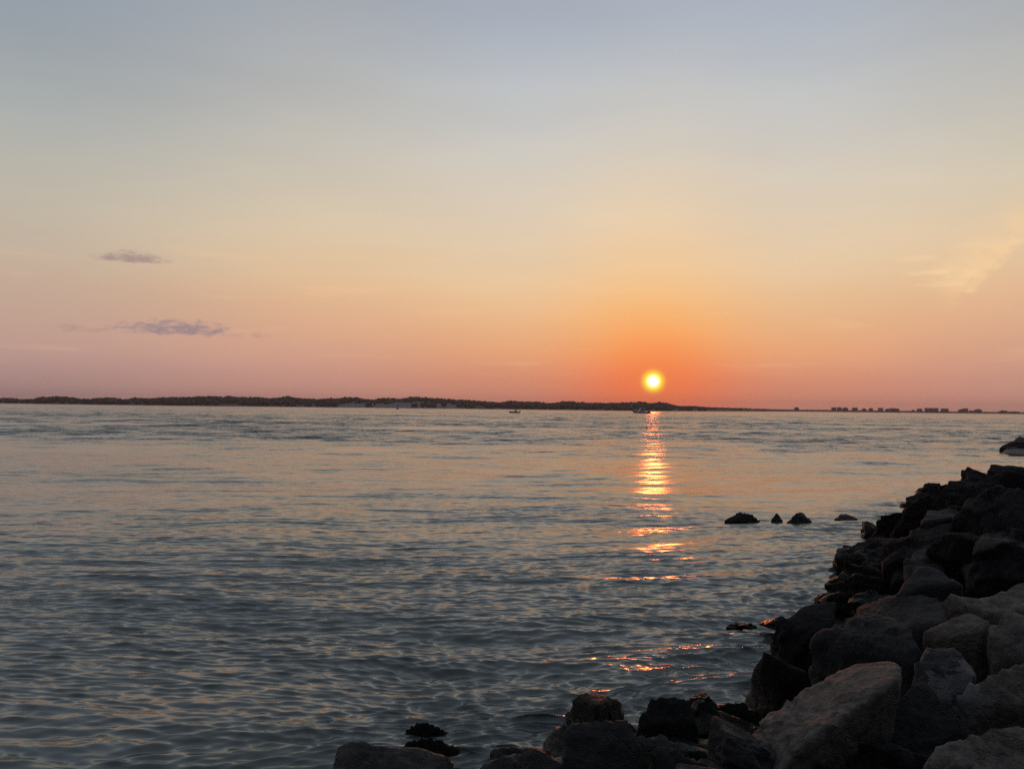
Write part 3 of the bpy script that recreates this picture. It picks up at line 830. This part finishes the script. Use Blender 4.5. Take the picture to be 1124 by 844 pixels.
hull_rock([(658, 842, .28), (698, 806, .48), (730, 803, .5), (762, 828, .38), (764, 866, .1), (660, 870, .1)], M_GREY, 'low sloping grey boulder in front of the blocky black one')
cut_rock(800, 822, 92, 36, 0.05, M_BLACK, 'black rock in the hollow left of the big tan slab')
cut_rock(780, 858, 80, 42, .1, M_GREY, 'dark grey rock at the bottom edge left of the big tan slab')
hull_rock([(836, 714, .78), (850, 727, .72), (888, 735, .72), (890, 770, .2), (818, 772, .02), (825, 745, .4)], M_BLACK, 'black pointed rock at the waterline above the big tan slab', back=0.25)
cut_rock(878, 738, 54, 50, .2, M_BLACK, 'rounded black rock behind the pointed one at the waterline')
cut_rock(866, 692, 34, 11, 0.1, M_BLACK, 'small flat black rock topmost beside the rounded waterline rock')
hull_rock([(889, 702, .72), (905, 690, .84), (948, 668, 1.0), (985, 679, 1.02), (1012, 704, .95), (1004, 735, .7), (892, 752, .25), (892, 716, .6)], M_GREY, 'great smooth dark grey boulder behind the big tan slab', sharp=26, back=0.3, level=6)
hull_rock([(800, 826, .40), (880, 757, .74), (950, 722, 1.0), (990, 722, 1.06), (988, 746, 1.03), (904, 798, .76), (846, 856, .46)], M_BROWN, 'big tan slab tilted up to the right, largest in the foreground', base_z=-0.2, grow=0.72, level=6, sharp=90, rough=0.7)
hull_rock([(912, 826, .42), (986, 768, .72), (1012, 748, .86), (1060, 792, .66), (1056, 856, .36), (930, 866, .25)], M_GREY, 'shaded right face of the tan slab, made as a separate dark grey block', base_z=-0.2, grow=1.0, level=6)  # the slab's own shaded side: shade given as a separate block of darker stone
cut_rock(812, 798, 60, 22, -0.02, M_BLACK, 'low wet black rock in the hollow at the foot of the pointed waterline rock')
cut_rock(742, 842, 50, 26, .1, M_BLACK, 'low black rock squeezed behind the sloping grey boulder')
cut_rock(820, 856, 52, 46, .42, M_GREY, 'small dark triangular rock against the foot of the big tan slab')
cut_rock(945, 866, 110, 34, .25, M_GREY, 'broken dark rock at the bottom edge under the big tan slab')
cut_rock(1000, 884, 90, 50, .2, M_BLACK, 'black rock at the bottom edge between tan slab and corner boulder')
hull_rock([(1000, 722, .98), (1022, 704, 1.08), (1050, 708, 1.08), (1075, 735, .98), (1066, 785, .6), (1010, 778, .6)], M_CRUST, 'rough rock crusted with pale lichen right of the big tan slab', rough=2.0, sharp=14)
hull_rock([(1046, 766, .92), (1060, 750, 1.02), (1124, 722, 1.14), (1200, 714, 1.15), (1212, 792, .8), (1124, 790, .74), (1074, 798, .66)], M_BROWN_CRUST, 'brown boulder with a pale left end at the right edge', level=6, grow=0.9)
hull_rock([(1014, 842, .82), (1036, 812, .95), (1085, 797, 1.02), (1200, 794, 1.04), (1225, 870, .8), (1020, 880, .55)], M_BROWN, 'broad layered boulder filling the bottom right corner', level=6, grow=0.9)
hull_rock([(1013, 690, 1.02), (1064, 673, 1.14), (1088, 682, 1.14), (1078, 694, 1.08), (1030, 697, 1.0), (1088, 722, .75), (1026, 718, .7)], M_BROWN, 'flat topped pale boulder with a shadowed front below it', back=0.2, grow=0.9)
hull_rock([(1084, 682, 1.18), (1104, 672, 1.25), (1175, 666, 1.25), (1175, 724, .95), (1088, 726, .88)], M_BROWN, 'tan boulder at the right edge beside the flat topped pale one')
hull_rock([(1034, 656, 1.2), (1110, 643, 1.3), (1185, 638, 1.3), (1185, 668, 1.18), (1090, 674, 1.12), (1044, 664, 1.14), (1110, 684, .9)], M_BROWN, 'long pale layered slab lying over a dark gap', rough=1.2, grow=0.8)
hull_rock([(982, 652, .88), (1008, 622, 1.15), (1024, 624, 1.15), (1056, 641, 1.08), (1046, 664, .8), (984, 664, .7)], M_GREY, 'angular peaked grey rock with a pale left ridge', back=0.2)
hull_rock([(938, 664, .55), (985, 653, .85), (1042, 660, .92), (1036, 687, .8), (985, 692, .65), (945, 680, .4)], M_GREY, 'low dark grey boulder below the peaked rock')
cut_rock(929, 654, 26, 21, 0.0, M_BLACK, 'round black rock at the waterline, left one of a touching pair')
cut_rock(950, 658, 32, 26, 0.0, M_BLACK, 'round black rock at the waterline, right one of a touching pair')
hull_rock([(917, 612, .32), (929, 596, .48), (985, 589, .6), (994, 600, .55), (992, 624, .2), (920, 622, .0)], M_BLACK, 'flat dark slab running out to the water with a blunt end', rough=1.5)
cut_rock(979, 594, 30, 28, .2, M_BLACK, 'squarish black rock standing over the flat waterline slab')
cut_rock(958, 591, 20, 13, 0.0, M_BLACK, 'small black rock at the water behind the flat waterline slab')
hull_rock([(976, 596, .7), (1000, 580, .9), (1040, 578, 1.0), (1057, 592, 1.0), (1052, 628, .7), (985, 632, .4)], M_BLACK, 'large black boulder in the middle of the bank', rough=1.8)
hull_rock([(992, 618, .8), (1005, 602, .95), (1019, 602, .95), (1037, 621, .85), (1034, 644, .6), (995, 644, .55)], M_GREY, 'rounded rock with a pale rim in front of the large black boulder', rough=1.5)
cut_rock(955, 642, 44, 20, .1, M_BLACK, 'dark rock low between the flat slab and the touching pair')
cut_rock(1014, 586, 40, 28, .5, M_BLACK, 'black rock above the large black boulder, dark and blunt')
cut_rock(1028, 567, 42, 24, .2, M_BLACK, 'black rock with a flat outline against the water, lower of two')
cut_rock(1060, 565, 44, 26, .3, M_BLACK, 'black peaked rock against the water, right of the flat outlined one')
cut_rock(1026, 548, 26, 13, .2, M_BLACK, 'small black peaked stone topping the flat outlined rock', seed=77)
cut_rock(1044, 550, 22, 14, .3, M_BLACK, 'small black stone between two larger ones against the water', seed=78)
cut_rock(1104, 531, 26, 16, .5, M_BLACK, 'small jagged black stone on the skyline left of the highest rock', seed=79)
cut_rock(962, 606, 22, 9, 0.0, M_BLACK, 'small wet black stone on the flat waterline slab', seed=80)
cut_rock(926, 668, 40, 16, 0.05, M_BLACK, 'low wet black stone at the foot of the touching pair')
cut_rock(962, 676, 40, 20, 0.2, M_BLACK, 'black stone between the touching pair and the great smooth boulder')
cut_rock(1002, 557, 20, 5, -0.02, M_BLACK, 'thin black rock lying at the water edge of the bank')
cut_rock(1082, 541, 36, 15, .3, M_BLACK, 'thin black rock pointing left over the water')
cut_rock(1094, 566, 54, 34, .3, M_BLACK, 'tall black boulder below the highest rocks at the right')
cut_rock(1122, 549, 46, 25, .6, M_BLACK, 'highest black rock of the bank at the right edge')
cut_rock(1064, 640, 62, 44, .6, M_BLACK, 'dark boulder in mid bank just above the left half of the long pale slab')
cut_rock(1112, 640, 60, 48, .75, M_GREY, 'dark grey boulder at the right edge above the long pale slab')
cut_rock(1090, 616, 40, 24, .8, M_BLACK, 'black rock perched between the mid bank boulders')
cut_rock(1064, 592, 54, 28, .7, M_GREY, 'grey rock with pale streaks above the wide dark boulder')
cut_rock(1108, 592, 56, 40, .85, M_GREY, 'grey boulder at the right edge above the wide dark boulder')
dome_rock(1100, 1156, 499, [(1110, 486, .65), (1119, 479, 1.15), (1128, 475, 1.4)], 'distant black rock heap end at the right edge beyond a gap')
dome_rock(1099, 1113, 492.5, [(1105, 488, .2), (1109, 487.5, .25)], 'low distant black rock at the foot of the distant heap')

def bank_rubble():
    """the loose stone of the bank round the bend, and under the big rocks: too many to count"""
    r_ = np.random.default_rng(12); v3, f3 = ico(3); VV, FF, b_ = [], [], 0
    for k in range(6000):
        if len(VV) >= 420: break
        i = r_.integers(6, len(WL) - 1); t = r_.uniform(); ab = WL[i + 1] - WL[i]; L_ = np.linalg.norm(ab)
        if r_.uniform() > L_ / 20: continue
        p2 = WL[i] + ab * t + np.array([ab[1], -ab[0]]) / L_ * r_.uniform(0.6, 9.5)
        px_ = CX + FPX * p2[0] / max(p2[1], 0.1); dist = math.hypot(*p2)
        if dist < 5 or (px_ < 1150 and dist < 60): continue
        R_ = r_.uniform(0.35, 0.8)
        N_, D_ = planes_random(5000 + k, 11)
        s_ = np.maximum(v3 @ N_.T, 0) / D_[None, :]
        p_ = v3 * ((s_ ** 60).sum(1) ** (-1 / 60.0))[:, None] * np.array([R_ * 1.3, R_, R_ * 0.8])
        p_ += v3 * (0.05 * R_ * fbm(p_ * 3 / R_ + k, 3, 4))[:, None]
        p_ = tilt_xy(p_, k, 22)
        d_ = shore_d(p2)
        VV.append(p_ + np.array([p2[0], p2[1], bed_z(d_) + 0.2])); FF.append(f3 + b_); b_ += len(v3)
    tag(mesh_np('rubble', np.concatenate(VV), np.concatenate(FF), M_BLACK), 'dark loose stone of the bank round the bend', 'rubble', kind='stuff')
bank_rubble()

# fill between them: rocks of the bank that nothing tells apart, plus those out of frame
FILL_LABEL = {
    'near': ('dark rock half hidden in the gaps between the near boulders', 'half hidden rocks between the near boulders'),
    'mid': ('dark rock packed among others in the middle of the bank', 'packed rocks in the middle of the bank'),
    'far': ('small black rock far along the bank at the right edge', 'far rocks along the bank'),
}
SKYLINE = ((900, 958, 995, 1015, 1040, 1050, 1072, 1090, 1105, 1124, 1200), (628, 580, 558, 545, 545, 541, 531, 525, 520, 515, 500))
def pix(p):
    v = R3.T @ (np.array(p) - np.array([0, 0, CAM_H]))
    return CX + FPX * v[0] / -v[2], CY - FPX * v[1] / -v[2]
def scatter():
    r_ = np.random.default_rng(31)
    made = 0; tries = 0
    while made < 175 and tries < 16000:
        tries += 1
        t = r_.uniform(0.10, 0.97) ** 1.25
        seg = np.linalg.norm(np.diff(WL, axis=0), axis=1); cs = np.concatenate([[0], np.cumsum(seg)])
        s = 26 + t * (cs[-1] - 30); k = np.searchsorted(cs, s) - 1
        a_, b_ = WL[k], WL[k + 1]; ab = (b_ - a_) / seg[k]; nr = np.array([ab[1], -ab[0]])
        d = r_.uniform(-0.1, 6.0)
        p2 = a_ + ab * (s - cs[k]) + nr * d
        if p2[1] < 2 or math.hypot(*p2) < 4.3: continue
        px = CX + FPX * p2[0] / p2[1]
        if px > 1160: continue
        sd_ = shore_d(p2)
        if sd_ < -0.1: continue
        R_ = r_.uniform(0.22, 0.42) if math.hypot(*p2) < 18 else r_.uniform(0.22, 0.46)
        if any((p2[0] - x) ** 2 + (p2[1] - y) ** 2 < (0.8 * q_ + 0.55 * R_) ** 2 for x, y, q_ in FOOT): continue
        zb = bed_z(sd_)
        dist = math.hypot(*p2)
        sdv = 500 + made
        N_, D_ = planes_random(sdv, 12)
        hz = R_ * r_.uniform(0.6, 0.85)
        pts, f = rock_surface(N_, D_, 4 if dist > 14 else 5, sdv, R_, 80, 1.0, (R_ * 1.3, R_ * 1.0, hz * 1.15), facet=1.5)
        pts = tilt_xy(pts, sdv, 24)
        ya = r_.uniform(0, 6.28); ca, sa = math.cos(ya), math.sin(ya)
        pts = pts @ np.array([[ca, -sa, 0], [sa, ca, 0], [0, 0, 1]]).T
        zone = 'near' if dist < 11 else ('mid' if dist < 32 else 'far')
        lab, grp = FILL_LABEL[zone]
        tx_, ty_ = pix((p2[0], p2[1], min(zb + 0.2 + hz * 0.3, 0.85 if dist < 19 else 0.42) + hz * 0.9))
        if dist > 12 and ty_ < np.interp(tx_, *SKYLINE) + 3: continue
        mat = M_BLACK if (sd_ < 2.2 or dist > 26) else [M_GREY, M_GREY, M_BLACK, M_BROWN][int(r_.integers(0, 4))]
        cap = min(zb + 0.2 + hz * 0.3, 0.85 if dist < 19 else 0.42)
        add_rock(pts, f, mat, np.array([p2[0], p2[1], cap]), lab, grp)
        made += 1
    print('fill rocks', made)
scatter()
def rubble():
    r_ = np.random.default_rng(8); made = 0
    for k in range(3000):
        if made >= 48: break
        px, py = r_.uniform(640, 1120), r_.uniform(660, 850)
        p_ = at_z(px, py, 0.25)
        sd_ = shore_d(p_[:2])
        if sd_ < 0.1: continue
        inside = [q_ for x, y, q_ in FOOT if (p_[0] - x) ** 2 + (p_[1] - y) ** 2 < (0.62 * q_) ** 2]
        if inside: continue
        R_ = r_.uniform(0.08, 0.19)
        N_, D_ = planes_random(2000 + made, 11)
        pts, f = rock_surface(N_, D_, 4, 2000 + made, R_, 80, 1.0, (R_ * 1.3, R_, R_ * 0.8))
        ya = r_.uniform(0, 6.28); ca, sa = math.cos(ya), math.sin(ya)
        pts = pts @ np.array([[ca, -sa, 0], [sa, ca, 0], [0, 0, 1]]).T
        add_rock(pts, f, [M_BLACK, M_GREY, M_GREY][made % 3], np.array([p_[0], p_[1], max(0.02, bed_z(sd_) + 0.22)]), 'fist to head sized stone wedged in a gap between the near boulders', 'small stones in the gaps')
        made += 1
    print('rubble', made)
rubble()

# ------------------------------------------------------------------ the evening haze over the water
def build_haze():
    bm = bmesh.new(); box_bm(bm, -2600, 2600, -2500, 2700, -4.0, 28.0)
    m = bpy.data.materials.new('evening_haze'); m.use_nodes = True
    t = m.node_tree; t.nodes.clear()
    v = t.nodes.new('ShaderNodeVolumePrincipled'); o_ = t.nodes.new('ShaderNodeOutputMaterial')
    v.inputs['Color'].default_value = (0.85, 0.72, 0.68, 1); v.inputs['Density'].default_value = 0.00020; v.inputs['Anisotropy'].default_value = 0.3
    t.links.new(v.outputs[0], o_.inputs['Volume'])
    tag(obj_bm('haze', bm, m), kind='stuff')
build_haze()
